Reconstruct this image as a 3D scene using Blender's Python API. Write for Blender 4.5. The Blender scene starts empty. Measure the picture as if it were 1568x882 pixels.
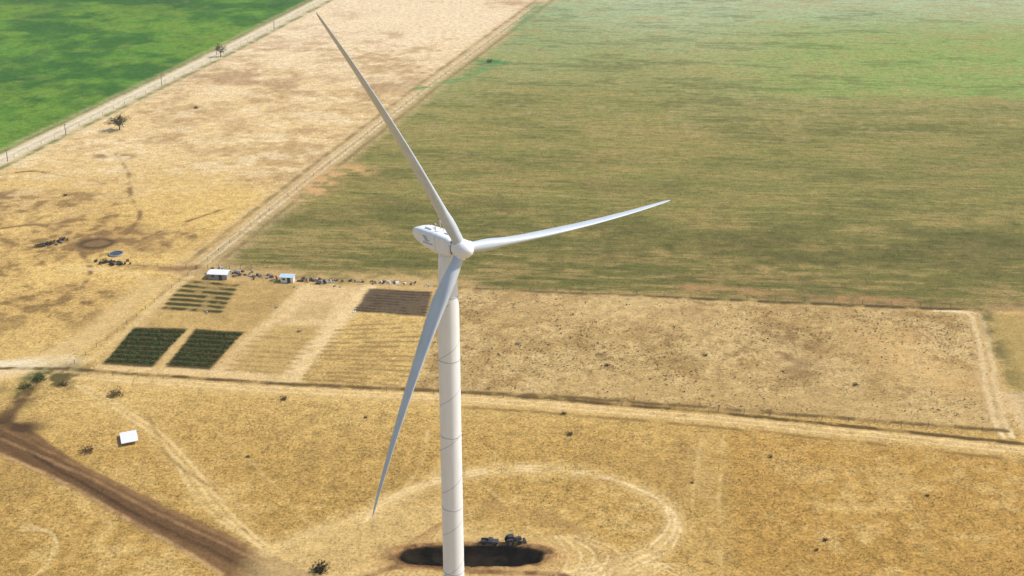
import bpy, math, random
import numpy as np
from mathutils import Vector
random.seed(7); rng=np.random.default_rng(11)
sc=bpy.context.scene
# ------------------------------------------------------------------ camera
F=2000.0; PITCH=math.radians(23.3); H=160.0
cam=bpy.data.cameras.new("camera"); camo=bpy.data.objects.new("camera",cam)
sc.collection.objects.link(camo); sc.camera=camo
cam.sensor_width=36; cam.lens=36*F/1568; cam.clip_end=30000; cam.clip_start=1
camo.location=(0,0,H); camo.rotation_euler=(math.pi/2-PITCH,0,0)
cp,sp=math.cos(PITCH),math.sin(PITCH)
def G(u,v):
    """survey: ground position (metres) of a spot read off the aerial photograph"""
    a=(u-784)/F; b=(441-v)/F
    dy=cp+b*sp; dz=-sp+b*cp
    t=-H/dz
    return (a*t,dy*t)
def GP(pts): return np.array([G(*p) for p in pts])
# ------------------------------------------------------------------ light
S=Vector((.66,.10,.74)).normalized()
elev=math.asin(S.z); az=math.atan2(S.x,S.y)
sun=bpy.data.lights.new("sun",'SUN'); sun.energy=4.4; sun.angle=math.radians(.53); sun.color=(1,.94,.84)
suno=bpy.data.objects.new("sun",sun); sc.collection.objects.link(suno)
suno.rotation_euler=S.to_track_quat('Z','Y').to_euler(); suno.location=(200,100,300)
w=bpy.data.worlds.new("World"); sc.world=w; w.use_nodes=True
nt=w.node_tree; bg=nt.nodes['Background']; sky=nt.nodes.new('ShaderNodeTexSky'); sky.sky_type='NISHITA'
sky.sun_disc=False; sky.sun_elevation=elev; sky.sun_rotation=az; sky.air_density=1.2; sky.dust_density=1.5
nt.links.new(sky.outputs[0],bg.inputs[0]); bg.inputs[1].default_value=.14
sc.view_settings.view_transform='Standard'; sc.view_settings.look='None'; sc.view_settings.exposure=0
# ------------------------------------------------------------------ helpers
def lin(*c):
    c=np.array(c,float)/255
    return np.where(c<.04045,c/12.92,((c+.055)/1.055)**2.4)
def C(r,g,b): return lin(r,g,b)*.88
def vn(x,y,s):
    xi=np.floor(x);yi=np.floor(y);fx=x-xi;fy=y-yi
    fx=fx*fx*(3-2*fx);fy=fy*fy*(3-2*fy)
    def h(i,j):
        v=np.sin(i*127.1+j*311.7+s*74.7)*43758.5453
        return v-np.floor(v)
    a=h(xi,yi);b=h(xi+1,yi);c=h(xi,yi+1);d=h(xi+1,yi+1)
    return (a*(1-fx)+b*fx)*(1-fy)+(c*(1-fx)+d*fx)*fy
def fbm(x,y,s,o=4):
    t=0;a=1;n=0
    for k in range(o):
        t=t+a*vn(x*2**k+k*17.3,y*2**k-k*9.1,s+k);n+=a;a*=.55
    return t/n
def ss(a,b,x):
    t=np.clip((x-a)/(b-a),0,1); return t*t*(3-2*t)
def smooth(P,closed=False,n=6):
    P=np.array(P,float);out=[];m=len(P)
    if m<3: return P
    rngi=range(m if closed else m-1)
    for i in rngi:
        if closed: p0,p1,p2,p3=P[i-1],P[i],P[(i+1)%m],P[(i+2)%m]
        else: p0,p1,p2,p3=P[max(i-1,0)],P[i],P[i+1],P[min(i+2,m-1)]
        for k in range(n):
            t=k/n
            out.append(.5*((2*p1)+(-p0+p2)*t+(2*p0-5*p1+4*p2-p3)*t*t+(-p0+3*p1-3*p2+p3)*t**3))
    out.append(P[0] if closed else P[-1])
    return np.array(out)
def dline(P,X,Y,closed=False):
    d=np.full(X.shape,1e9);sg=np.zeros(X.shape)
    Q=list(P)+([P[0]] if closed else [])
    for i in range(len(Q)-1):
        ax,ay=Q[i];bx,by=Q[i+1];vx,vy=bx-ax,by-ay;L=vx*vx+vy*vy+1e-9
        t=np.clip(((X-ax)*vx+(Y-ay)*vy)/L,0,1)
        q=np.hypot(X-ax-t*vx,Y-ay-t*vy)
        s=np.sign(vx*(Y-ay)-vy*(X-ax))
        m=q<d; d=np.where(m,q,d); sg=np.where(m,s,sg)
    return d,sg
def inside(P,X,Y):
    r=np.zeros(X.shape,bool);n=len(P);j=n-1
    for i in range(n):
        xi,yi=P[i];xj,yj=P[j]
        if yi!=yj:
            r^=((yi>Y)!=(yj>Y))&(X<(xj-xi)*(Y-yi)/(yj-yi)+xi)
        j=i
    return r
def sdpoly(P,X,Y):
    d,_=dline(P,X,Y,True)
    return np.where(inside(P,X,Y),d,-d)
# ------------------------------------------------------------------ the soil / crop map
RA=math.radians(-6.5)
bigf=GP([(290,417),(420,431),(690,440),(1100,457),(1500,474),(1600,480),(2600,525),(4200,300),(4200,-300),(1222,-300),(832,0),(655,132)])
greenf=GP([(484,0),(330,75),(0,236),(-1200,800),(-3500,500),(-3500,-330),(1050,-330)])
road1=GP([(1100,-330),(492,0),(335,82),(0,246),(-1200,830)])
bedge=GP([(1235,-300),(834,0),(658,130),(480,268),(300,412)])
brownln=GP([(300,412),(262,440),(180,510),(95,572),(30,600),(-40,640)])
low=GP([(-200,575),(95,573),(250,585),(450,598),(700,609),(1100,642),(1568,690),(2200,755)])
rough=GP([(672,470),(690,440),(1100,461),(1498,478),(1535,655),(1100,628),(700,600),(640,597)])
def paint(X,Y):
    X=X.copy();Y=Y.copy()
    n60=fbm(X/60,Y/60,1);n25=fbm(X/24,Y/24,5);n12=fbm(X/11,Y/11,9);n4=fbm(X/4,Y/4,14,3);n2=fbm(X/1.6,Y/1.6,21,2)
    wx=X+(n12-.5)*3+(n4-.5)*1.6; wy=Y+(fbm(X/9,Y/9,31)-.5)*3+(n2-.5)*1.0
    N=X.shape[0]; col=np.zeros((N,3)); rows=np.zeros(N); bare=np.zeros(N); tuft=np.zeros(N)
    def lay(c,m):
        nonlocal col
        m=np.clip(m,0,1)[:,None]; col=col*(1-m)+(np.array(c) if np.ndim(c)==1 else c)*m
    def blend(c1,c2,f): f=np.clip(f,0,1)[:,None]; return np.array(c1)*(1-f)+np.array(c2)*f
    # dry grass everywhere; far pasture is pale, with aerial haze painted into its colour
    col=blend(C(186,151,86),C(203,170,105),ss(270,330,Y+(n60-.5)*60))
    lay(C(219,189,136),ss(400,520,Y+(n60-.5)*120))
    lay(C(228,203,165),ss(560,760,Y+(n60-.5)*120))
    lay(C(160,129,76),.5*ss(.5,.72,n25*.6+n4*.4)*(Y<700))
    lay(C(176,144,100),.5*ss(.52,.68,n60*.5+n12*.5)*ss(400,450,Y))
    sp_=fbm(X/13,Y/8,88,4)*.7+n4*.3; lay(C(176,142,102),.5*ss(.53,.64,sp_)*ss(420,480,Y)*ss(.4,.6,n60*.5+n25*.5)); lay(C(236,214,174),.4*ss(.48,.38,sp_)*ss(420,480,Y))
    # pasture: brownish mottled band on the left
    f=ss(-30,-90,X)*ss(330,360,Y)*ss(500,440,Y)
    lay(C(186,149,90),f*.5); lay(C(124,99,61),.75*f*ss(.51,.65,n25*.5+n4*.5))
    lay(C(222,189,116),.6*f*ss(.52,.4,n25*.7+n2*.3))
    d,_=dline(GP([(280,110),(450,130),(620,130)]),wx,wy); lay(C(168,136,102),.55*ss(26,4,d)*ss(.35,.6,n12))
    # foreground right: stronger orange stubble
    f=sdpoly(GP([(1108,655),(1700,705),(1900,1000),(1125,1000)]),wx,wy); lay(C(180,140,74),.7*ss(-1,3,f))
    f=ss(300,240,Y); lay(C(156,125,64),.45*f*ss(.5,.62,n12*.4+n2*.6))
    lay(C(212,181,118),.45*f*ss(.5,.36,n25*.5+n4*.5))
    # green crop, far left
    f=ss(-1,1,sdpoly(greenf,X+(n4-.5)*1.5,Y+(n2-.5)*1.5))
    gc=blend(C(62,106,44),C(98,140,52),ss(.38,.64,n25*.6+n12*.4)); lay(gc,f)
    lay(C(46,90,46),f*.6*ss(.5,.64,fbm(X/35,Y/60,77)*.7+n12*.3))
    lay(C(116,146,54),f*.55*ss(.48,.6,fbm(X/55,Y/40,79)*.7+n12*.3))
    lay(C(146,152,86),f*.5*ss(.58,.7,n12*.4+n4*.3+n2*.3)); lay(C(42,80,40),f*.4*ss(.53,.63,n4*.6+n2*.4)); rows=np.where(f>.5,.2,rows); bare=np.maximum(bare,f*.2)
    # big wheat field
    a=X*math.cos(RA)+Y*math.sin(RA); b=-X*math.sin(RA)+Y*math.cos(RA)
    f=ss(-1.2,1.2,sdpoly(bigf,wx,wy)+(n2-.5)*2)
    st=fbm(a/12+(n12-.5)*1.2,b/1.7+(n12-.5)*.8,41,4); st2=fbm(a/40+(n25-.5),b/12+(n12-.5)*.8,51,3)
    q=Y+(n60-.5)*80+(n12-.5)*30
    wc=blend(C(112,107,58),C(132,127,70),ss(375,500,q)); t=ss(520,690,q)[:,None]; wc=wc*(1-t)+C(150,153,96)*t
    t=ss(640,840,q)[:,None]; wc=wc*(1-t)+C(170,182,140)*t  # far crop paled with distance, haze put into the colour
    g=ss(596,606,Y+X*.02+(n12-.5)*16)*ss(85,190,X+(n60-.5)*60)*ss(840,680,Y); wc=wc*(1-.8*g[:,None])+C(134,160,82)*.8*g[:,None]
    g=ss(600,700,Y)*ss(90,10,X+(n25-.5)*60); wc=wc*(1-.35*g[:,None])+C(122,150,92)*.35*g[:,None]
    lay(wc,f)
    lay(C(162,143,88),f*.55*ss(.5,.66,st*.6+st2*.4)); lay(C(90,92,50),f*.5*ss(.48,.34,st2*.5+st*.5))
    lay(C(166,139,90),f*.45*ss(.5,.62,n25*.45+st*.55)*ss(460,380,Y)); lay(C(154,132,80),f*.5*ss(.52,.66,n60*.4+n12*.3+st*.3)*ss(640,480,Y))
    lay(C(84,84,44),f*.6*ss(.5,.62,fbm(X/40,Y/18,97)*.6+st*.25+n4*.15)*ss(560,400,Y)); lay(C(80,84,42),f*.35*ss(.54,.66,n12*.5+n4*.5)*ss(520,380,Y))
    lay(C(168,150,104),f*.35*ss(.56,.68,n12*.5+n4*.5)*ss(420,560,Y))
    rows=np.where(f>.5,.95,rows); bare=np.maximum(bare,f*.2)
    def line(pts,wd,c,k=1.,soft=.6,br=.0,ruts=0,sm=True,world=False):
        P=pts if world else GP(pts)
        if sm and len(P)>2: P=smooth(P)
        x0,y0=P.min(0)-wd-6;x1,y1=P.max(0)+wd+6
        ii=np.where((X>x0)&(X<x1)&(Y>y0)&(Y<y1))[0]
        if len(ii)==0: return
        d,_=dline(P,wx[ii]*.35+X[ii]*.65,wy[ii]*.35+Y[ii]*.65)
        if ruts: m=ss(ruts*.32,ruts*.12,np.abs(d-ruts))*.9+.35*ss(wd,wd*.4,d)
        else: m=ss(wd*(1+soft),wd*(1-soft)*.9,d)
        m=np.clip(m*k*(1-br+br*2*ss(.35,.6,n4[ii])),0,1)[:,None]
        col[ii]=col[ii]*(1-m)+np.array(c)*m; bare[ii]=np.maximum(bare[ii],m[:,0]); rows[ii]*=1-m[:,0]
    def patch(pts,c,k=1.,fe=1.2,sm=False,rw=None):
        P=GP(pts)
        if sm: P=smooth(P,True)
        x0,y0=P.min(0)-5;x1,y1=P.max(0)+5
        ii=np.where((X>x0)&(X<x1)&(Y>y0)&(Y<y1))[0]
        if len(ii)==0: return
        m=np.clip(ss(-fe,fe,sdpoly(P,wx[ii]*.4+X[ii]*.6,wy[ii]*.4+Y[ii]*.6))*k,0,1)[:,None]
        cc=np.array(c) if np.ndim(c)==1 else c[ii]
        col[ii]=col[ii]*(1-m)+cc*m; bare[ii]=np.maximum(bare[ii],m[:,0]*.9)
    line(bedge,7,C(204,174,126),.7,.7,.3,world=True,sm=False); line(bedge,4.2,C(120,103,66),.6,.6,.3,ruts=5,world=True,sm=False)
    line(bedge,3,C(222,200,158),.8,.5,.2,ruts=1.3,world=True,sm=False)
    line([(545,262),(520,262),(470,300)],7,C(204,162,110),.5,.8,.8)
    line([(640,135),(700,122),(765,95)],3,C(106,142,86),.5,.8,.9); line([(735,92),(770,96)],3.5,C(74,130,72),.7,.8,.7); line([(790,45),(830,5)],4,C(106,142,90),.5,.8,.6)
    # main gravel road beside the green crop
    line(road1,8,C(204,184,140),.8,.5,.3,world=True,sm=False); line(road1,4.6,C(108,116,68),.6,.5,.5,ruts=6.2,world=True,sm=False)
    line(road1,3.4,C(224,210,180),1,.3,.0,world=True,sm=False); line(road1,.8,C(188,170,134),.6,.5,.3,world=True,sm=False)
    for p in ([(175,235),(195,262),(200,300),(215,330),(190,360),(150,372)],[(215,368),(270,345),(350,318)],[(0,350),(60,345),(110,365),(150,372)],[(0,268),(50,262),(100,270)],[(125,480),(128,440),(140,415),(125,385)]):
        line(p,.8,C(132,103,66),.65,.7,.7)
    line([(0,300),(40,330),(90,345),(120,360)],5,C(140,112,74),.45,.9,.9);line([(160,238),(195,240)],3,C(140,112,78),.55,.9,.8)
    line([(150,365),(190,360),(240,372)],9,C(140,110,72),.5,.8,.6)
    patch([(118,375),(132,367),(165,365),(178,371),(160,380),(130,382)],C(82,66,46),.9,1.5,True); patch([(128,375),(140,369),(160,368),(168,372),(155,377),(136,378)],C(132,106,72),.9,.8,True)
    line([(100,410),(150,413),(205,420),(225,432),(235,440)],1.3,C(218,187,130),.7,.5,.2); line([(240,436),(215,452),(190,470),(150,505),(80,545),(-20,566),(-200,580)],4.2,C(216,185,132),.75,.5,.2)
    line([(-200,575),(0,566),(50,560),(95,556)],5,C(230,214,178),.9,.5,.2)
    line([(235,436),(160,505),(95,550)],7,C(200,168,106),.5,.8,.3)
    # farmyard / boundary
    line([(300,410),(420,426),(690,437)],8,C(194,162,108),.65,.6,.4); line([(690,446),(1100,466),(1500,480),(1700,488)],4.5,C(196,160,104),.5,.7,.5)
    line([(1060,440),(1200,452),(1400,462)],3.,C(172,134,90),.5,.8,.6); line([(690,441),(1100,459),(1500,475)],1.2,C(88,77,50),.75,.6,.4)
    line([(200,408),(265,412),(300,410)],2.2,C(142,109,72),.65,.6,.3)
    # garden compound
    patch([(285,425),(545,440),(440,582),(150,562)],C(182,152,95),.7,1.5)
    patch([(460,436),(556,440),(525,500),(425,498)],C(216,185,134),.8,1.2)
    patch([(470,462),(515,466),(498,490),(440,490)],C(186,157,104),.6,1)
    line([(470,440),(335,568)],2.4,C(218,187,134),.75,.5,.2); line([(565,442),(500,512),(440,585)],3.0,C(222,192,141),.8,.5,.2)
    line([(160,562),(320,571),(450,584)],2.6,C(218,187,134),.75,.5,.2); line([(290,505),(245,562)],1.6,C(200,169,112),.9,.4)
    line([(285,425),(160,556)],2.0,C(196,165,112),.6,.5,.3)
    patch([(375,510),(415,512),(355,565),(322,562)],C(196,163,108),.5,1.)
    patch([(205,501),(288,504),(233,562),(157,558)],C(76,64,40),.95,.6); patch([(299,504),(375,508),(321,566),(254,562)],C(76,64,40),.95,.6)
    patch([(566,442),(662,447),(650,485),(542,477)],C(94,80,64),.95,.8); patch([(285,428),(366,436),(340,480),(246,474)],C(150,128,80),.6,1.2)
    for k in range(7):
        t=k/6; A=np.array([287,431])*(1-t)+np.array([252,472])*t; B=np.array([360,437])*(1-t)+np.array([338,477])*t
        line([tuple(A),tuple(B)],1.0,C(70,68,38),.8,.5,.6)
    for k in range(9):
        t=(k+.5)/9; A=np.array([566,442])*(1-t)+np.array([542,477])*t; B=np.array([662,447])*(1-t)+np.array([650,485])*t
        line([tuple(A),tuple(B)],.4,C(70,58,46),.6,.5,.7)
    for k in range(14):
        t=k/13; A=np.array([520,500])*(1-t)+np.array([466,580])*t; B=np.array([655,492])*(1-t)+np.array([640,592])*t
        line([tuple(A),tuple(B)],.6,C(148,121,76),.55,.6,.5)
    for k in range(9):
        t=k/8; A=np.array([400,508])*(1-t)+np.array([345,566])*t; B=np.array([490,512])*(1-t)+np.array([442,572])*t
        line([tuple(A),tuple(B)],.6,C(158,130,80),.45,.6,.5)
    # rough plot
    f=ss(-1.2,1.5,sdpoly(rough,wx,wy)); rc=blend(C(182,153,102),C(162,133,85),ss(.42,.62,n12*.5+n4*.5)); lay(rc,f*.85)
    lay(C(126,102,68),f*.5*ss(.55,.68,n4*.5+n2*.5)*ss(.4,.6,n25)); lay(C(206,178,124),f*.5*ss(.5,.36,n12*.6+n2*.4)); tuft=np.maximum(tuft,f)
    line([(1190,510),(1225,535),(1215,570)],6,C(122,92,62),.28,.9,.9); line([(800,470),(960,480),(1100,500)],9,C(206,175,120),.3,.9,.6)
    line([(1360,520),(1400,560),(1450,580)],9,C(208,171,112),.5,.9,.5); line([(900,590),(1200,612),(1500,640)],6,C(198,167,110),.4,.9,.5)
    for o in (-9,6):
        line([(1440+o,476),(1488+o,480),(1502+o,500),(1516+o,570),(1530+o,640),(1545+o,670)],.7,C(226,202,155),.9,.5,.2)
    line([(1495,484),(1512,560),(1530,650)],3.6,C(198,167,117),.5,.6,.3); line([(1510,478),(1545,560),(1600,660)],2.6,C(112,102,60),.65,.7,.4)
    patch([(1530,600),(1550,640),(1590,700),(1620,640),(1575,600)],C(212,184,138),.7,2)
    patch([(1520,480),(1620,486),(1640,600),(1556,600)],C(160,138,82),.7,2)
    line([(1530,470),(1560,472),(1620,480)],3,C(166,132,94),.5,.7,.4)
    # track along the lower boundary
    line(low,4.2,C(206,173,112),.55,.6,.3,world=True,sm=False); line(low,2.8,C(228,197,143),.75,.5,.2,ruts=1.1,world=True,sm=False)
    L2=low+np.array([0,3.4]); line(L2,.85,C(98,78,46),.85,.5,.4,world=True,sm=False)
    line([(700,600),(860,608),(1100,626),(1540,660)],.9,C(110,88,52),.7,.6,.4); line([(450,588),(700,598)],.9,C(110,88,52),.55,.6,.4)
    line([(700,622),(1100,655),(1568,705)],.7,C(140,111,64),.55,.6,.6)
    # left dark farm lane
    line(brownln,2.0,C(108,85,52),.85,.6,.4)
    line([(292,424),(255,452),(178,520),(100,574)],1.2,C(214,186,130),.6,.5,.3)
    line([(95,575),(40,600),(0,620),(-60,650)],6,C(98,86,50),.6,.8,.7); line([(60,575),(30,600)],3,C(74,86,42),.65,.7,.6)
    line([(55,585),(20,625),(0,660)],2.,C(104,80,52),.75,.6,.3)
    # brown graded strip, bottom left
    patch([(-140,620),(0,644),(38,652),(130,714),(250,773),(400,842),(480,880),(540,930),(430,930),(250,830),(100,744),(0,697),(-140,650)],C(122,92,60),.97,.6)
    patch([(-100,640),(0,662),(60,677),(130,724),(250,784),(400,856),(470,900),(430,900),(250,818),(100,736),(0,688),(-100,660)],C(98,73,49),.75,.7)
    line([(-20,650),(40,655)],4,C(82,62,43),.7,.8,.4); line([(0,672),(130,728),(250,790),(440,880)],.5,C(154,120,82),.7,.6,.2)
    line([(40,690),(130,742),(250,808),(400,880)],.5,C(76,57,39),.7,.6,.3);line([(0,655),(130,718),(250,777),(400,848)],.5,C(150,116,78),.5,.6,.4); line([(0,695),(100,741),(250,826),(340,880)],.6,C(186,152,104),.6,.6,.4)
    # wheel tracks of the turbine yard
    for o in (-7,7):
        line([(125+o,590),(190+o,630),(245+o,668),(300+o,728),(345+o,785),(410+o,840)],.45,C(226,197,140),.75,.6,.4)
    line([(135,595),(190,632),(245,670),(300,730),(345,785),(410,840)],3,C(206,173,112),.35,.8,.4)
    line([(265,700),(300,760),(340,800),(400,835)],.5,C(218,189,132),.55,.7,.4); line([(230,640),(260,700),(330,750)],.5,C(150,119,70),.45,.7,.4)
    patch([(400,845),(440,825),(520,800),(600,770),(680,765),(720,805),(860,820),(930,850),(1000,850),(960,900),(700,960),(430,930),(380,880)],C(214,183,124),.55,5,True)
    ring=[(560,795),(585,772),(640,746),(720,726),(800,718),(880,721),(950,737),(1003,762),(1033,792),(1028,822),(990,850),(930,872),(860,890)]
    line(ring,2.8,C(212,181,122),.5,.8,.4)
    for k,o in enumerate((-8,0,7)):
        line([(u+(o if u>800 else -o*.2),v+(o*.5 if v<800 else o)) for u,v in ring],.32,C(230,203,152),.5,.8,.6)
    line([(410,845),(480,815),(560,785),(650,742),(690,700)],1.8,C(214,183,124),.5,.8,.4)
    for k in range(7):
        line([(560+k*9,900),(600+k*10,850-k*4),(660+k*6,812-k*4),(740,795-k*4),(850,805-k*3),(905+k*4,840),(935+k*9,890)],.25,C(168,134,84),.5,.5,.5)
    for k in range(5): line([(860+k*16,884),(870+k*20,850),(850+k*10,820)],.3,C(228,200,146),.45,.6,.6)
    for k in range(4): line([(950+k*14,884),(990+k*16,862),(1040+k*10,884)],.3,C(226,197,142),.45,.6,.6)
    for k in range(3): line([(50+k*12,884-k*8),(88-k*3,845-k*4),(78,815),(30,802+k*5)],.3,C(216,189,132),.45,.6,.5)
    line([(1075,672),(1062,760),(1058,884)],.5,C(206,173,112),.35,.8,.9); line([(1106,672),(1102,760),(1104,900)],.5,C(212,179,116),.4,.8,.8)
    line([(1085,672),(1075,760),(1080,884)],3.5,C(196,163,102),.3,.9,.7)
    line([(620,650),(640,690),(600,740)],.5,C(150,119,70),.4,.7,.5); line([(655,660),(640,720),(600,765)],.5,C(214,185,128),.5,.7,.5)
    line([(330,660),(420,740),(470,800)],.4,C(210,181,122),.3,.7,.6);line([(900,884),(760,760),(700,720)],.3,C(210,181,122),.3,.7,.6)
    # pit and mud; floor colour holds wet mud plus painted-in shade
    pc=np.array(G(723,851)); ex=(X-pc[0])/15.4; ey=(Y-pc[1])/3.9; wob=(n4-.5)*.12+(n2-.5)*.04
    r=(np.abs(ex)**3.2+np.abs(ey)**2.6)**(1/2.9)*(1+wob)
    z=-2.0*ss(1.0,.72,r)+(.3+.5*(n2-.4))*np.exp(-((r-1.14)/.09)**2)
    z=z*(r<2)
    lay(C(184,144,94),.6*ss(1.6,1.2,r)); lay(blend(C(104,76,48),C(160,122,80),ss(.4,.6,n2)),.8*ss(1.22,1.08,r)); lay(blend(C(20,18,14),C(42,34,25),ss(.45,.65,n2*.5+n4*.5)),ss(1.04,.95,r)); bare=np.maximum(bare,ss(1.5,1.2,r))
    line([(560,884),(620,868),(740,876),(850,880),(880,890)],.8,C(118,82,54),.75,.6,.3)
    z=z+(n12-.5)*.12*ss(0,1,r-1.5)
    return np.clip(col,.004,.85),rows,np.clip(bare,0,1),z,tuft
# ------------------------------------------------------------------ materials
def nd(nt,t,**k):
    n=nt.nodes.new(t)
    for a,b in k.items(): setattr(n,a,b)
    return n
def newmat(name):
    m=bpy.data.materials.new(name);m.use_nodes=True;nt=m.node_tree
    return m,nt,nt.nodes['Principled BSDF']
def simple(name,col,rough=.6,metal=0,var=.15,scale=1.5,bump=.0,spec=.3,stretch=None):
    m,nt,b=newmat(name)
    tc=nd(nt,'ShaderNodeTexCoord');no=nd(nt,'ShaderNodeTexNoise');no.inputs['Scale'].default_value=scale;no.inputs['Detail'].default_value=5
    if stretch:
        mp=nd(nt,'ShaderNodeMapping');mp.inputs['Scale'].default_value=stretch;nt.links.new(tc.outputs['Object'],mp.inputs['Vector']);nt.links.new(mp.outputs[0],no.inputs['Vector'])
    else: nt.links.new(tc.outputs['Object'],no.inputs['Vector'])
    r=nd(nt,'ShaderNodeValToRGB');r.color_ramp.elements[0].position=.3;r.color_ramp.elements[1].position=.7
    c=np.array(col);r.color_ramp.elements[0].color=(*(c*(1-var)),1);r.color_ramp.elements[1].color=(*np.minimum(c*(1+var),.9),1)
    nt.links.new(no.outputs['Fac'],r.inputs[0]);nt.links.new(r.outputs[0],b.inputs['Base Color'])
    b.inputs['Roughness'].default_value=rough;b.inputs['Metallic'].default_value=metal;b.inputs['Specular IOR Level'].default_value=spec
    if bump:
        bp=nd(nt,'ShaderNodeBump');bp.inputs['Strength'].default_value=bump;nt.links.new(no.outputs['Fac'],bp.inputs['Height']);nt.links.new(bp.outputs[0],b.inputs['Normal'])
    return m
def ground_material():
    m,nt,b=newmat("dry_grass_and_fields"); L=nt.links.new
    at=nd(nt,'ShaderNodeAttribute',attribute_name='col');ar=nd(nt,'ShaderNodeAttribute',attribute_name='rows');ab=nd(nt,'ShaderNodeAttribute',attribute_name='bare')
    ge=nd(nt,'ShaderNodeNewGeometry')
    def noise(vec,s,d,r=.6):
        n=nd(nt,'ShaderNodeTexNoise');n.inputs['Scale'].default_value=s;n.inputs['Detail'].default_value=d;n.inputs['Roughness'].default_value=r;L(vec,n.inputs['Vector']);return n.outputs['Fac']
    def M(op,a,b_=None,c=None):
        n=nd(nt,'ShaderNodeMath',operation=op)
        for i,v in enumerate((a,b_,c)):
            if v is None: continue
            if isinstance(v,(int,float)): n.inputs[i].default_value=v
            else: L(v,n.inputs[i])
        return n.outputs[0]
    pos=ge.outputs['Position']
    fine=noise(pos,1.3,4,.75);med=noise(pos,.35,3,.65)
    mp=nd(nt,'ShaderNodeMapping',vector_type='POINT');mp.inputs['Rotation'].default_value=(0,0,-RA);mp.inputs['Scale'].default_value=(.1,.8,1);L(pos,mp.inputs['Vector'])
    st=noise(mp.outputs[0],1.0,4,.7)
    k1=M('SUBTRACT',1.0,M('MULTIPLY',ab.outputs['Fac'],.5))
    a=M('MULTIPLY',M('MULTIPLY',M('SUBTRACT',fine,.5),2.6),k1)
    c=M('MULTIPLY',M('MULTIPLY',M('SUBTRACT',med,.5),1.2),k1)
    s=M('MULTIPLY',M('MULTIPLY',M('SUBTRACT',st,.5),1.3),ar.outputs['Fac'])
    f=M('ADD',M('ADD',M('ADD',a,c),s),1.0); f=M('MAXIMUM',f,.35); f=M('MINIMUM',f,1.5)
    v=nd(nt,'ShaderNodeVectorMath',operation='SCALE');L(at.outputs['Color'],v.inputs[0]);L(f,v.inputs['Scale'])
    L(v.outputs[0],b.inputs['Base Color']);b.inputs['Roughness'].default_value=1;b.inputs['Specular IOR Level'].default_value=0
    bp=nd(nt,'ShaderNodeBump');bp.inputs['Strength'].default_value=.55;bp.inputs['Distance'].default_value=.3;L(fine,bp.inputs['Height']);L(bp.outputs[0],b.inputs['Normal'])
    return m
def bigmesh(name,V,Fc,mat,smooth_=False,parent=None,attrs=None):
    V=np.asarray(V,np.float32);Fc=np.asarray(Fc,np.int32);k=Fc.shape[1]
    me=bpy.data.meshes.new(name);me.vertices.add(len(V));me.vertices.foreach_set('co',V.ravel())
    me.loops.add(Fc.size);me.loops.foreach_set('vertex_index',Fc.ravel());me.polygons.add(len(Fc))
    me.polygons.foreach_set('loop_start',np.arange(0,Fc.size,k,dtype=np.int32))
    if smooth_: me.polygons.foreach_set('use_smooth',np.ones(len(Fc),bool))
    me.update(calc_edges=True)
    for n,(t,d) in (attrs or {}).items():
        a=me.attributes.new(n,t,'POINT')
        a.data.foreach_set('color' if t=='FLOAT_COLOR' else 'value',np.asarray(d,np.float32).ravel())
    me.materials.append(mat);o=bpy.data.objects.new(name,me);sc.collection.objects.link(o)
    if parent: o.parent=parent
    return o
# ------------------------------------------------------------------ ground: one sheet, finer where detail is
def axis(bps):
    out=[]
    for (a,b,s) in bps:
        n=max(1,int(round((b-a)/s))); out+=list(np.linspace(a,b,n,endpoint=False))
    return np.array(out+[bps[-1][1]])
def gridzone(x0,x1,y0,y1,s):
    return np.linspace(x0,x1,int(round((x1-x0)/s))+1),np.linspace(y0,y1,int(round((y1-y0)/s))+1)
Vs=[];Fs=[];off=0
def addgrid(xs,ys,hole=None):
    global off
    XX,YY=np.meshgrid(xs,ys);n=len(xs);m=len(ys)
    i,j=np.meshgrid(np.arange(n-1),np.arange(m-1));i=i.ravel();j=j.ravel()
    if hole is not None:
        cx=(xs[i]+xs[i+1])/2;cy=(ys[j]+ys[j+1])/2
        k=~((cx>hole[0])&(cx<hole[1])&(cy>hole[2])&(cy<hole[3]));i=i[k];j=j[k]
    a=j*n+i
    Fs.append(np.stack([a,a+1,a+n+1,a+n],1)+off);Vs.append(np.stack([XX.ravel(),YY.ravel()],1));off+=n*m
addgrid(*gridzone(-130,130,210,290,.35))
addgrid(*gridzone(-190,190,290,420,.55))
addgrid(*gridzone(-240,240,420,560,.9))
addgrid(*gridzone(-340,380,560,900,1.4))
addgrid(*gridzone(-340,-130,210,290,3));addgrid(*gridzone(130,380,210,290,3))
addgrid(*gridzone(-340,-190,290,420,3));addgrid(*gridzone(190,380,290,420,3))
addgrid(*gridzone(-340,-240,420,560,3));addgrid(*gridzone(240,380,420,560,3))
addgrid(axis([(-12000,-2000,1000),(-2000,-340,20),(-340,380,20),(380,2000,20),(2000,12000,1000)]),axis([(-3000,-200,400),(-200,210,20.5),(210,900,23),(900,3000,21),(3000,14000,1000)]),hole=(-340,380,210,900))
V2=np.concatenate(Vs);Fq=np.concatenate(Fs)
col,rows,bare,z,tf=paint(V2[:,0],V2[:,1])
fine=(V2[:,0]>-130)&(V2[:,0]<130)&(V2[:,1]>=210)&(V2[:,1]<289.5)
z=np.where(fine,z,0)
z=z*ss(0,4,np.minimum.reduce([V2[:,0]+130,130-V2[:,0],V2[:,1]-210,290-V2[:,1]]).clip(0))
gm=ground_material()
bigmesh("ground",np.column_stack([V2,z]),Fq,gm,True,attrs={'col':('FLOAT_COLOR',np.column_stack([col,np.ones(len(col))])),'rows':('FLOAT',rows),'bare':('FLOAT',bare)})
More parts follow.
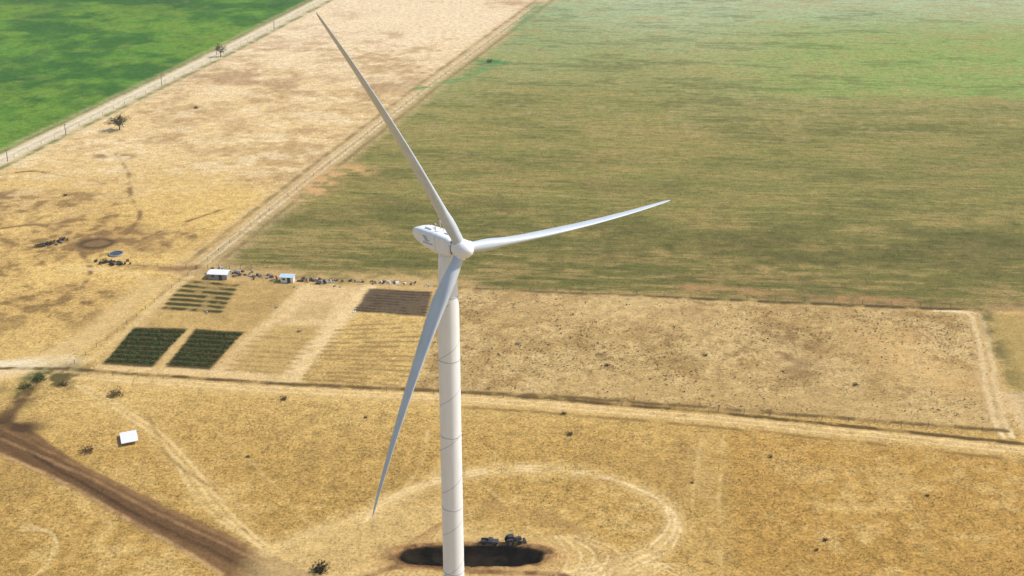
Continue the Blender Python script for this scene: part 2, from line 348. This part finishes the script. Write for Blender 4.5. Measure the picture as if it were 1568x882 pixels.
# ------------------------------------------------------------------ vegetation cover
def attrmat(name):
    m,nt,b=newmat(name);at=nd(nt,'ShaderNodeAttribute',attribute_name='col')
    no=nd(nt,'ShaderNodeTexNoise');no.inputs['Scale'].default_value=3;no.inputs['Detail'].default_value=0
    ge=nd(nt,'ShaderNodeNewGeometry');nt.links.new(ge.outputs['Position'],no.inputs['Vector'])
    mr=nd(nt,'ShaderNodeMapRange');mr.inputs['To Min'].default_value=.7;mr.inputs['To Max'].default_value=1.2;nt.links.new(no.outputs['Fac'],mr.inputs['Value'])
    v=nd(nt,'ShaderNodeVectorMath',operation='SCALE');nt.links.new(at.outputs['Color'],v.inputs[0]);nt.links.new(mr.outputs[0],v.inputs['Scale']);nt.links.new(v.outputs[0],b.inputs['Base Color'])
    b.inputs['Roughness'].default_value=1;b.inputs['Specular IOR Level'].default_value=0
    return m
tm=attrmat("dry_leaf")
def cloud(P,size,cols,nper,hr,zs,name,mat,parent=None):
    """small leaf faces round every centre in P (x,y,z)"""
    n=len(P);c=np.repeat(P,nper,0);sz=np.repeat(size,nper)[:,None]
    d=rng.normal(size=(n*nper,3));d/=np.linalg.norm(d,axis=1)[:,None];rr=rng.random((n*nper,1))**.5
    d[:,2]=np.abs(d[:,2])*zs;c=c+d*rr*sz*hr
    t=rng.normal(size=(n*nper,3,3))*.42;t[:,:,2]*=.8
    v=c[:,None,:]+t*sz[:,:,None]
    v=v.reshape(-1,3);f=np.arange(len(v)).reshape(-1,3)
    cc=np.repeat(cols,nper,0)*(.75+.5*rng.random((n*nper,1)));cc=np.repeat(cc,3,0)
    return bigmesh(name,v,f,mat,parent=parent,attrs={'col':('FLOAT_COLOR',np.column_stack([cc,np.ones(len(cc))]))})
def scatter(n,x0,x1,y0,y1):
    return np.column_stack([rng.uniform(x0,x1,n),rng.uniform(y0,y1,n)])
p=scatter(90000,-130,135,212,330);c_,r_,b_,z_,t_=paint(p[:,0],p[:,1])
dens=ss(.4,.62,fbm(p[:,0]/7,p[:,1]/7,61))
k=(rng.random(len(p))>b_*1.1)&(rng.random(len(p))<.25+.75*dens)&(t_<.3)
p=p[k];s=rng.uniform(.08,.23,len(p));cloud(np.column_stack([p,z_[k]+s*.2]),s,c_[k]*rng.uniform(.7,1.05,(len(p),1)),5,.9,.7,"dry_grass",tm)
x0,y0=rough.min(0);x1,y1=rough.max(0)
p=scatter(26000,x0,x1,y0,y1);c_,r_,b_,z_,t_=paint(p[:,0],p[:,1])
dens=ss(.42,.62,fbm(p[:,0]/14,p[:,1]/14,63))
k=(t_>.8)&(rng.random(len(p))>b_)&(rng.random(len(p))<.16+.5*dens)
p=p[k];s=rng.uniform(.1,.3,len(p));br=np.where(rng.random((len(p),1))<.1,1,0)
s=s*np.where(br[:,0]>0,1.5,1)
cc=c_[k]*.85*(1-br)+C(110,90,60)*br;cloud(np.column_stack([p,s*.2]),s,cc,7,.9,.6,"scrub",tm)
# clods of dug earth round the pit
pc=G(723,851);th=rng.uniform(0,6.28,500);rr_=rng.normal(1.2,.07,500)
p=np.column_stack([pc[0]+np.cos(th)*15.4*rr_,pc[1]+np.sin(th)*3.9*rr_]);c_,r_,b_,z_,t_=paint(p[:,0],p[:,1])
cloud(np.column_stack([p,z_]),rng.uniform(.08,.22,500),c_*rng.uniform(.7,1.1,(500,1)),6,.5,.5,"earth_clods",tm)
gmat=attrmat("crop_leaf")
def bed(q,nr,name):
    q=[np.array(G(*a)) for a in q];P=[]
    for i in range(nr):
        for sub in (-.3,-.1,.1,.3):
            t=(i+.5+sub*.78)/nr
            a=q[0]*(1-t)+q[3]*t;b=q[1]*(1-t)+q[2]*t;L=np.linalg.norm(b-a);n=int(L/.35)
            for k in range(n):
                if rng.random()<.06: continue
                P.append(a+(b-a)*((k+rng.random())/n)+rng.normal(size=2)*.1)
    P=np.array(P);n=len(P);c=C(54,84,36)*(rng.uniform(.6,1.3,(n,1)));c[rng.random(n)<.05]=C(126,126,66)
    cloud(np.column_stack([P,np.full(n,.12)]),rng.uniform(.25,.42,n),c,7,1,.8,name,gmat)
bed([(207,503),(286,506),(232,560),(160,556)],8,"vegetable_bed");bed([(301,506),(373,510),(320,564),(257,560)],8,"vegetable_bed")
# ------------------------------------------------------------------ small mesh toolkit
def obj(name,V,Fc,mats,parent=None,loc=(0,0,0),rot=0,smooth_=False,mi=None,bevel=0):
    me=bpy.data.meshes.new(name);me.from_pydata([tuple(v) for v in V],[],Fc);me.update()
    for m in (mats if isinstance(mats,list) else [mats]): me.materials.append(m)
    if mi: me.polygons.foreach_set('material_index',mi)
    if smooth_: me.polygons.foreach_set('use_smooth',[True]*len(me.polygons))
    o=bpy.data.objects.new(name,me);sc.collection.objects.link(o);o.location=loc;o.rotation_euler=(0,0,rot)
    if parent: o.parent=parent
    if bevel:
        b=o.modifiers.new('bev','BEVEL');b.width=bevel;b.segments=2
    return o
def empty(name,loc,rot=0):
    e=bpy.data.objects.new(name,None);sc.collection.objects.link(e);e.location=loc;e.rotation_euler=(0,0,rot);return e
def boxg(c,s,rz=0,top=1.0):
    cx,cy,cz=c;a,b,h=s[0]/2,s[1]/2,s[2]/2;V=[]
    for zz,k in ((-h,1),(h,top)):
        for x,y in ((-a,-b),(a,-b),(a,b),(-a,b)):
            x*=k;y*=k;V.append((cx+x*math.cos(rz)-y*math.sin(rz),cy+x*math.sin(rz)+y*math.cos(rz),cz+zz))
    return V,[(0,3,2,1),(4,5,6,7),(0,1,5,4),(1,2,6,5),(2,3,7,6),(3,0,4,7)]
def tube(a,b,r0,r1,n=10,cap=True):
    a=Vector(a);b=Vector(b);d=(b-a).normalized();s=d.orthogonal().normalized();t=d.cross(s);V=[]
    for c,r in ((a,r0),(b,r1)):
        for i in range(n):
            an=2*math.pi*i/n;V.append(c+s*math.cos(an)*r+t*math.sin(an)*r)
    Fc=[(i,(i+1)%n,n+(i+1)%n,n+i) for i in range(n)]
    if cap: Fc+=[tuple(range(n))[::-1],tuple(range(n,2*n))]
    return V,Fc
def join(parts):
    V=[];Fc=[]
    for v,f in parts:
        o=len(V);V+=[tuple(x) for x in v];Fc+=[tuple(i+o for i in q) for q in f]
    return V,Fc
def revolve(prof,n=48,cap=True):
    V=[];Fc=[]
    for z_,r in prof:
        for i in range(n):
            a=2*math.pi*i/n;V.append((r*math.cos(a),r*math.sin(a),z_))
    for k in range(len(prof)-1):
        for i in range(n):
            Fc.append((k*n+i,k*n+(i+1)%n,(k+1)*n+(i+1)%n,(k+1)*n+i))
    if cap: Fc.append(tuple(range((len(prof)-1)*n,len(prof)*n)))
    return V,Fc
# ------------------------------------------------------------------ wind turbine
white=simple("white_tower_paint",(.83,.85,.87),.42,0,.04,.5,stretch=(1.6,1.6,.25))
bladem=simple("blade_gelcoat",(.52,.58,.64),.35,0,.07,.25,spec=.5)
grey=simple("joint_grey",(.48,.49,.51),.6,0,.1,2); dark=simple("dark_steel",(.05,.05,.055),.5,0,.3,3); blue=simple("blue_marking",(.20,.34,.52),.5,0,.1,3)
conc=simple("concrete",(.38,.36,.32),.9,0,.2,1.5,.3)
al=math.radians(53);ti=math.radians(5)
nh=Vector((math.cos(al),-math.sin(al),0));n=(nh*math.cos(ti)+Vector((0,0,math.sin(ti)))).normalized()
u=Vector((math.sin(al),math.cos(al),0));v=n.cross(u).normalized()
HZ=80.9; BX=-8.2-4.5*nh.x; BY=200.06-4.5*nh.y
tb=empty("wind_turbine",(BX,BY,0))
rad=lambda z:np.interp(z,[0,15,44,66,71,73,78.9],[2.0,1.96,1.90,1.88,1.84,1.66,1.45])
V,Fc=revolve([(z,float(rad(z))) for z in np.linspace(.3,78.9,80)],64);obj("tower",V,Fc,white,tb,smooth_=True)
parts=[]
for zz in (15,29,44,59,71):
    r=float(rad(zz));parts.append(revolve([(zz-.08,r+.003),(zz-.07,r+.05),(zz+.07,r+.05),(zz+.08,r+.003)],64,False))
obj("section_flanges",*join(parts),grey,tb)
Vh=[];Fh=[];seg=1200
for i in range(seg+1):
    zz=2+68*i/seg;a=zz/9.0*2*math.pi
    for dz in (-.08,.08):
        r=float(rad(zz+dz))+.02;Vh.append((r*math.cos(a),r*math.sin(a),zz+dz))
for i in range(seg): Fh.append((2*i,2*i+2,2*i+3,2*i+1))
obj("spiral_seam",Vh,Fh,simple("seam_grey",(.55,.57,.60),.6,0,.05,2),tb)
obj("foundation",*revolve([(-.2,6.5),(.12,6.4),(.3,3.0),(.32,2.6)],48),conc,tb)
obj("door",*boxg((0,-2.0,1.7),(.95,.12,2.1)),dark,tb,bevel=.02)
obj("door_steps",*join([boxg((0,-2.36-.3*k,.15+.45-.15*k),(1.3,.3,.12)) for k in range(4)]),grey,tb)
hub=nh*4.5+Vector((0,0,HZ))
def loc2(x,y,z): return hub+n*x+u*y+v*z
def loft(secs,N=28,pw=4.5):
    V=[];Fc=[]
    for (x,hw,zt,zb) in secs:
        cz=(zt+zb)/2;hh=(zt-zb)/2
        for i in range(N):
            a=2*math.pi*(i+.5)/N;c,s=math.cos(a),math.sin(a)
            k=(abs(c)**pw+abs(s)**pw)**(-1/pw)
            V.append(loc2(x,hw*c*k,cz+hh*s*k))
    for k in range(len(secs)-1):
        for i in range(N): Fc.append((k*N+i,k*N+(i+1)%N,(k+1)*N+(i+1)%N,(k+1)*N+i))
    Fc+=[tuple(range(N)),tuple(range((len(secs)-1)*N,len(secs)*N))[::-1]]
    return V,Fc
obj("nacelle",*loft([(-1.75,1.25,1.2,-1.25),(-2.0,1.5,1.42,-1.5),(-2.8,1.62,1.6,-1.7),(-6,1.68,1.7,-1.8),(-9.2,1.64,1.66,-1.55),(-11.6,1.5,1.5,-.95),(-12.9,1.3,1.2,-.5),(-13.3,1.1,.95,-.2)],32,6),white,tb,smooth_=True)
def local_box(c,s,mat,name,bv=.03):
    V,Fc=boxg(c,s);V=[loc2(*p) for p in V];return obj(name,V,Fc,mat,tb,bevel=bv)
obj("nacelle_seam",*loft([(-5.6,1.688,1.708,-1.80),(-5.66,1.688,1.708,-1.80)],32,6),grey,tb)
obj("rotor_bearing_ring",*loft([(-1.3,1.1,1.1,-1.1),(-1.76,1.14,1.14,-1.14)],32,2),grey,tb)
local_box((-8.9,0,1.78),(2.0,1.4,.3),white,"roof_cooler",.1); local_box((-4.2,.3,1.75),(1.2,1.0,.18),white,"roof_hatch",.05)
pp=[]
for x,y in ((-7.4,.8),(-6.6,-.7),(-5.9,.5)):
    pp.append(tube(loc2(x,y,1.6),loc2(x,y,2.9),.07,.06,8));pp.append(tube(loc2(x-.3,y,2.8),loc2(x+.3,y,2.8),.05,.05,8));pp.append(tube(loc2(x,y,2.9),loc2(x,y,3.15),.18,.14,8))
obj("weather_masts",*join(pp),grey,tb)
pp=[]
for k in range(3):
    y=-1.70;z0=.6-.3*k;x0=-9.4+.35*k
    V=[loc2(x0,y,z0),loc2(x0+1.2,y,z0),loc2(x0+1.35,y,z0+.17),loc2(x0+.15,y,z0+.17)];pp.append((V,[(0,1,2,3)]))
for k in range(6):
    x0=-9.2+.5*k;V=[loc2(x0,-1.70,-.5),loc2(x0+.32,-1.70,-.5),loc2(x0+.36,-1.70,-.24),loc2(x0+.04,-1.70,-.24)];pp.append((V,[(0,1,2,3)]))
obj("side_marking",*join(pp),blue,tb)
prof=[(-1.3,1.4),(-1.0,1.55),(-.2,1.62),(.6,1.58),(1.3,1.36),(1.9,.98),(2.25,.55),(2.4,.12)]
V,Fc=revolve(prof,40);V=[loc2(p[2],p[0],p[1]) for p in V];obj("hub_spinner",V,Fc,white,tb,smooth_=True)
def blade(phi,idx,L=47.0,pre=3.6,pitch=98):
    S_=u*math.cos(phi)+v*math.sin(phi);T=-u*math.sin(phi)+v*math.cos(phi)
    base=[1.2,2.0,3,4.5,6,8,10,12.5,15,18,22,26,30,34,38,42,45,47,48.5,49.4,49.9,50.0]
    ch=np.interp(base,[1.2,3,6,10,15,22,30,38,45,48.5,49.6,50],[1.8,1.9,2.8,3.75,3.45,2.85,2.2,1.6,1.05,.7,.38,.08])
    bl=np.interp(base,[1.2,2.8,9,50],[0,0,1,1]);th=np.interp(base,[0,9,15,30,50],[.6,.36,.27,.21,.16]);tw=np.interp(base,[0,8,20,50],[13,11,5,-1])
    rs=[max(1.2,b*L/50) for b in base]
    N=32;V=[];Fc=[]
    for r,c,b,t,q in zip(rs,ch,bl,th,tw):
        k=pre/L**2;ctr=hub+S_*r+T*(k*r*r-k*L*r)
        an=math.radians(pitch-q)
        cd=(-n*math.sin(an)-T*math.cos(an)).normalized();td=S_.cross(cd).normalized()
        for i in range(N):
            a=2*math.pi*i/N;xc=.5-.5*math.cos(a)
            yt=5*t*(.2969*math.sqrt(xc)-.126*xc-.3516*xc**2+.2843*xc**3-.1036*xc**4)
            ya=yt*(1.15 if a<math.pi else -.85)
            x=(xc-.5)*(1-b)+(xc-.32)*b;y=.5*math.sin(a)*(1-b)+ya*b
            V.append(ctr+cd*x*c+td*y*c)
    for k in range(len(rs)-1):
        for i in range(N): Fc.append((k*N+i,k*N+(i+1)%N,(k+1)*N+(i+1)%N,(k+1)*N+i))
    Fc.append(tuple(range((len(rs)-1)*N,len(rs)*N)))
    obj("blade_%d"%idx,V,Fc,bladem,tb,smooth_=True)
    V,Fc=tube(hub+S_*1.05,hub+S_*1.7,1.05,1.0,32);obj("blade_root_collar_%d"%idx,V,Fc,white,tb)
for i,ph in enumerate((-1.8,118.7,242.8)): blade(math.radians(ph),i+1)
# ------------------------------------------------------------------ trees and bushes
bark=simple("bark",(.11,.08,.055),.95,0,.3,6)
def tree(name,px,py,h,w,leafcol,nl=900,dens=.8):
    x,y=G(px,py);e=empty(name,(x,y,0));pp=[];tips=[]
    pp.append(tube((0,0,-.1),(.1*h*.3,.05,h*.3),.045*h,.028*h,8));base=Vector((.03*h,.05,h*.28))
    for i in range(11):
        a=i*2.4+random.random();t=Vector((math.cos(a)*w*.45*random.uniform(.3,1),math.sin(a)*w*.45*random.uniform(.3,1),h*random.uniform(.4,.95)))
        pp.append(tube(base,t,.018*h,.006*h,6));tips.append(t)
        for j in range(3):
            t2=t+Vector((random.uniform(-1,1)*w*.18,random.uniform(-1,1)*w*.18,random.uniform(-.15,.1)*h));pp.append(tube(base.lerp(t,.6),t2,.008*h,.003*h,5));tips.append(t2)
    obj("trunk_and_limbs",*join(pp),bark,e)
    P=np.array([tuple(t) for t in tips]);m=int(nl/len(P))+1;P=np.repeat(P,m,0)+rng.normal(size=(len(P)*m,3))*np.array([w*.08,w*.08,h*.07])
    P=P[rng.random(len(P))<dens];c=np.array(leafcol)*rng.uniform(.5,1.5,(len(P),1))
    cloud(P,np.full(len(P),.05*h),c,7,1.4,1,"foliage",gmat,e)
def bush(name,px,py,r,colr,n=60):
    x,y=G(px,py);e=empty(name,(x,y,0));pp=[]
    for i in range(10):
        a=random.random()*6.28;pp.append(tube((0,0,-.05),(math.cos(a)*r*.7,math.sin(a)*r*.7,r*random.uniform(.3,.8)),.05,.02,5))
    obj("stems",*join(pp),bark,e)
    d=rng.normal(size=(n,3))*np.array([.42,.42,.25])*r;d[:,2]=np.abs(d[:,2])+.1
    cloud(d,np.full(n,.16*r),np.array(colr)*rng.uniform(.5,1.4,(n,1)),8,1.1,1,"foliage",gmat,e)
tree("tree",183,199,6.6,7.6,C(82,84,52),600,.8); tree("tree",338,87,6.6,5.4,C(70,66,46),260,.6)
for px,py,r,c in ((176,606,2.2,C(128,112,70)),(134,692,1.9,C(124,98,64)),(873,666,1.0,C(90,86,48)),(864,634,.8,C(74,70,44)),(1264,828,.8,C(104,86,50)),(492,872,2.0,C(60,52,34)),(486,876,1.4,C(54,50,30)),(1250,843,.6,C(104,86,50)),
   (1180,700,.7,C(102,86,50)),(795,527,1.0,C(200,190,160)),(60,582,2.2,C(82,94,46)),(40,594,2.0,C(90,96,50)),(97,590,1.7,C(104,96,54)),(160,402,1.6,C(52,48,34)),(172,406,1.4,C(50,46,32)),(186,406,1.2,C(62,54,38)),(458,508,.8,C(170,160,130)),
   (750,95,2.2,C(70,118,68)),(60,378,1.8,C(64,58,42)),(78,374,1.7,C(64,58,42)),(95,368,1.6,C(64,58,42)),(300,166,1.4,C(116,90,66)),(435,612,1.3,C(120,104,62)),(560,640,.6,C(110,92,54)),(1060,740,.5,C(110,92,54)),(380,700,.6,C(110,92,54)),(1420,760,.6,C(110,88,50)),(930,560,.9,C(96,80,54)),(1080,545,.8,C(104,86,58)),(1310,590,.9,C(100,84,56)),(100,300,1.2,C(112,92,64))):
    bush("bush",px,py,r,c)
# ------------------------------------------------------------------ buildings, tanks, fences
wood=simple("weathered_wood",(.20,.16,.12),.9,0,.3,4);metalr=simple("white_metal_roof",(.74,.74,.73),.4,0,.08,2);wallm=simple("shed_wall",(.34,.31,.27),.8,0,.2,2)
bluer=simple("pale_blue_roof",(.46,.60,.70),.45,0,.1,2);rust=simple("rusty_steel",(.16,.095,.065),.8,0,.4,3);rub=simple("rubber",(.02,.02,.02),.8,0,.2,5);glass=simple("dark_glass",(.03,.04,.05),.1,0,.1,2,spec=.8)
galv=simple("galvanised_steel",(.40,.41,.41),.5,.3,.15,2)
def shed(name,px,py,L,W,hh,rise,rot,roof,wall):
    x,y=G(px,py);e=empty(name,(x,y,0),rot)
    obj("walls",*boxg((0,0,hh/2),(L,W,hh)),wall,e)
    V=[(-L/2,-W/2,hh),(-L/2,0,hh+rise),(-L/2,W/2,hh),(L/2,-W/2,hh),(L/2,0,hh+rise),(L/2,W/2,hh)]
    obj("gables",V,[(0,1,2),(3,5,4)],wall,e)
    o=.35;t=.06
    for s,nm in ((-1,"roof_front"),(1,"roof_back")):
        y1=s*(W/2+o);z1=hh-rise*o/(W/2)
        V=[(-L/2-o,0,hh+rise),(L/2+o,0,hh+rise),(L/2+o,y1,z1),(-L/2-o,y1,z1)];V=[(a,b,c+.01) for a,b,c in V]+[(a,b,c+t+.01) for a,b,c in V]
        obj(nm,V,[(0,1,2,3),(7,6,5,4),(0,4,5,1),(1,5,6,2),(2,6,7,3),(3,7,4,0)],roof,e)
        obj("ribs_"+nm,*join([tube((-L/2+.45+k*.9,s*.02,hh+rise+t+.02),(-L/2+.45+k*.9,y1,z1+t+.02),.03,.03,5) for k in range(int(L/.9))]),roof,e)
    obj("door",*boxg((L*.15,-W/2-.03,hh*.45),(1.0,.06,hh*.85)),dark,e);obj("window",*boxg((-L*.25,-W/2-.03,hh*.6),(.9,.06,.6)),glass,e)
shed("white_roof_shed",336,425,6.0,3.6,1.9,.35,-.1,metalr,wallm)
shed("blue_roof_shed",441,431,4.0,2.4,2.0,.35,-.1,bluer,metalr)
x,y=G(198,674);e=empty("white_roof_shelter",(x,y,0),.35)
V,Fc=boxg((0,0,.95),(4.0,5.6,.09));V=[(a,b,c+.03*a) for a,b,c in V];obj("roof_sheet",V,Fc,metalr,e)
obj("posts",*join([tube((a,b,-.05),(a,b,.85),.06,.06,6) for a in (-1.8,1.8) for b in (-2.5,2.5)]),wood,e);obj("rails",*join([boxg((0,b,.5),(3.6,.05,.12)) for b in (-2.5,2.5)]),wood,e)
x,y=G(178,390);e=empty("stock_water_tank",(x,y,0))
V,Fc=revolve([(0,2.3),(.6,2.3),(.6,2.15),(.1,2.15)],40,False);obj("tank_wall",V,Fc,galv,e);obj("water",*revolve([(.42,2.14),(.425,.01)],40),glass,e)
def scrap(px0,py0,px1,py1,n,mats,spread=1.6,big=1.0):
    a=np.array(G(px0,py0));b=np.array(G(px1,py1));V=[];Fc=[];mi=[]
    c=(a+b)/2
    for i in range(n):
        p=a+(b-a)*rng.random()+rng.normal(size=2)*spread-c;s=rng.uniform(.4,1.6,3)*np.array([1,1,.5])*big;r=rng.random()*3
        if rng.random()<.6: v,f=boxg((p[0],p[1],s[2]/2),s,r,rng.uniform(.6,1))
        else: v,f=tube((p[0],p[1],.02),(p[0]+rng.uniform(-.5,.5),p[1],s[2]+.3),.3*big,.3*big,10)
        k=int(rng.integers(len(mats)));o=len(V);V+=[tuple(q) for q in v];Fc+=[tuple(j+o for j in q) for q in f];mi+=[k]*len(f)
    obj("scrap_pile",V,Fc,mats,None,(c[0],c[1],0),mi=mi)
mm=[rust,dark,wood,galv,wood,rust]
scrap(322,414,382,421,34,mm,1.3,.9);scrap(385,423,425,427,18,mm,.7,.95);scrap(465,430,502,432,32,[dark,rust,dark,wood,galv],1.0,1.05);scrap(505,431,640,435,34,[dark,rust,galv,wood,metalr],.6,.9)
scrap(150,402,195,404,24,[dark,rust,dark],.9,1.0);scrap(60,378,105,368,18,[dark,wood,dark],.9,1.0);scrap(650,437,662,438,3,[galv],.4,.8);scrap(541,477,545,478,2,[metalr],.3,.7)
for q in ((417,430),(420,470),(316,478),(452,441),(516,440)): scrap(q[0],q[1],q[0]+4,q[1],2,[galv,wood],.5,.7)
def fence(P,step=6,h=1.3,name="wire_fence"):
    P=GP(P);pp=[];c=P[0]
    for i in range(len(P)-1):
        a,b=P[i]-c,P[i+1]-c;L=np.linalg.norm(b-a);m=max(1,int(L/step))
        for k in range(m): q=a+(b-a)*k/m;pp.append(boxg((q[0],q[1],h/2),(.12,.12,h)))
        for hz in (.5,.9,1.2): pp.append(tube((a[0],a[1],hz*h/1.3),(b[0],b[1],hz*h/1.3),.012,.012,4,False))
    obj(name,*join(pp),wood,None,(c[0],c[1],0))
fence([(97,570),(250,581),(450,592),(700,604),(1100,631),(1545,663)]);fence([(300,412),(180,508),(97,570)],5);fence([(300,412),(480,270),(658,132),(834,2)],8)
fence([(0,252),(335,88),(498,2)],9);fence([(285,412),(385,412),(384,424)],3,1.6,"corral_fence");fence([(200,405),(262,410),(290,413)],4);fence([(690,439),(1100,457),(1500,472)],8)
def pole(px,py,h):
    x,y=G(px,py);e=empty("utility_pole",(x,y,0));obj("post",*tube((0,0,-.2),(0,0,h),.18,.13,10),wood,e);obj("crossarm",*boxg((0,0,h-.5),(1.8,.12,.14),.3),wood,e)
    obj("insulators",*join([tube((a*math.cos(.3),a*math.sin(.3),h-.42),(a*math.cos(.3),a*math.sin(.3),h-.2),.06,.05,8) for a in (-.8,0,.8)]),grey,e)
for a,b in ((101,207),(248,132),(332,84),(420,46),(12,247)): pole(a,b,5.0)
# ------------------------------------------------------------------ machines by the pit
def wheel(x,y,r,w_): return tube((x,y-w_/2,r),(x,y+w_/2,r),r,r,20)
def tractor(px,py,rot):
    x,y=G(px,py);e=empty("tractor",(x,y,.1),rot)
    obj("tyres",*join([wheel(-.9,s*.85,.8,.45) for s in (-1,1)]+[wheel(1.2,s*.75,.5,.3) for s in (-1,1)]),rub,e,bevel=.05)
    obj("hubs",*join([tube((-.9,s*1.09,.8),(-.9,s*1.12,.8),.35,.3,14) for s in (-1,1)]),rust,e)
    obj("bonnet",*boxg((.95,0,1.15),(1.7,.75,.7),0,.9),dark,e,bevel=.08);obj("chassis",*boxg((.2,0,.75),(2.6,.5,.3)),dark,e,bevel=.03)
    obj("cab_glass",*boxg((-.55,0,1.75),(1.1,1.1,.7),0,.9),glass,e,bevel=.04);obj("cab_roof",*boxg((-.55,0,2.16),(1.2,1.2,.1)),dark,e,bevel=.04)
    obj("mudguards",*join([boxg((-.9,s*.82,1.66),(1.2,.45,.06)) for s in (-1,1)]),dark,e);obj("exhaust",*tube((1.2,.2,1.5),(1.2,.2,2.1),.05,.05,8),dark,e)
    obj("loader_bucket",*join([boxg((2.5,0,.4),(.6,1.7,.5),0,.8)]+[tube((.6,s*.5,1.1),(2.3,s*.5,.5),.07,.07,6) for s in (-1,1)]),dark,e,bevel=.02)
def pickup(px,py,rot):
    x,y=G(px,py);e=empty("pickup_truck",(x,y,.1),rot);sc_=.8;e.scale=(sc_,sc_,sc_)
    obj("tyres",*join([wheel(a,s*.82,.42,.28) for a in (-1.5,1.5) for s in (-1,1)]),rub,e,bevel=.04)
    obj("body",*boxg((1.55,0,.85),(1.5,1.8,.5),0,.95),dark,e,bevel=.08);obj("cab_lower",*boxg((.2,0,.85),(1.5,1.8,.6)),dark,e,bevel=.06);obj("cab_glass",*boxg((.2,0,1.4),(1.4,1.6,.5),0,.8),glass,e,bevel=.05)
    obj("cab_roof",*boxg((.2,0,1.68),(1.05,1.25,.06)),dark,e,bevel=.03)
    obj("cargo_bed",*join([boxg((-1.45,0,.65),(1.8,1.75,.1)),boxg((-1.45,.85,.92),(1.8,.08,.5)),boxg((-1.45,-.85,.92),(1.8,.08,.5)),boxg((-2.32,0,.92),(.08,1.75,.5))]),dark,e,bevel=.02)
    obj("bumpers",*join([boxg((2.38,0,.55),(.12,1.8,.2)),boxg((-2.45,0,.5),(.12,1.7,.15))]),dark,e)
tractor(786,833,.25);pickup(750,833,-.1)
# ------------------------------------------------------------------ thin summer haze (a real volume filling the air over the plain)
hm=bpy.data.materials.new("haze_air");hm.use_nodes=True;hn=hm.node_tree;hn.nodes.clear()
o_=hn.nodes.new('ShaderNodeOutputMaterial');vs=hn.nodes.new('ShaderNodeVolumeScatter');vs.inputs['Density'].default_value=.00013;vs.inputs['Anisotropy'].default_value=.25;vs.inputs['Color'].default_value=(.99,.97,.94,1)
hn.links.new(vs.outputs[0],o_.inputs['Volume'])
V,Fc=boxg((0,2500,118),(9000,7000,240));obj("haze",V,Fc,hm)
print("done")
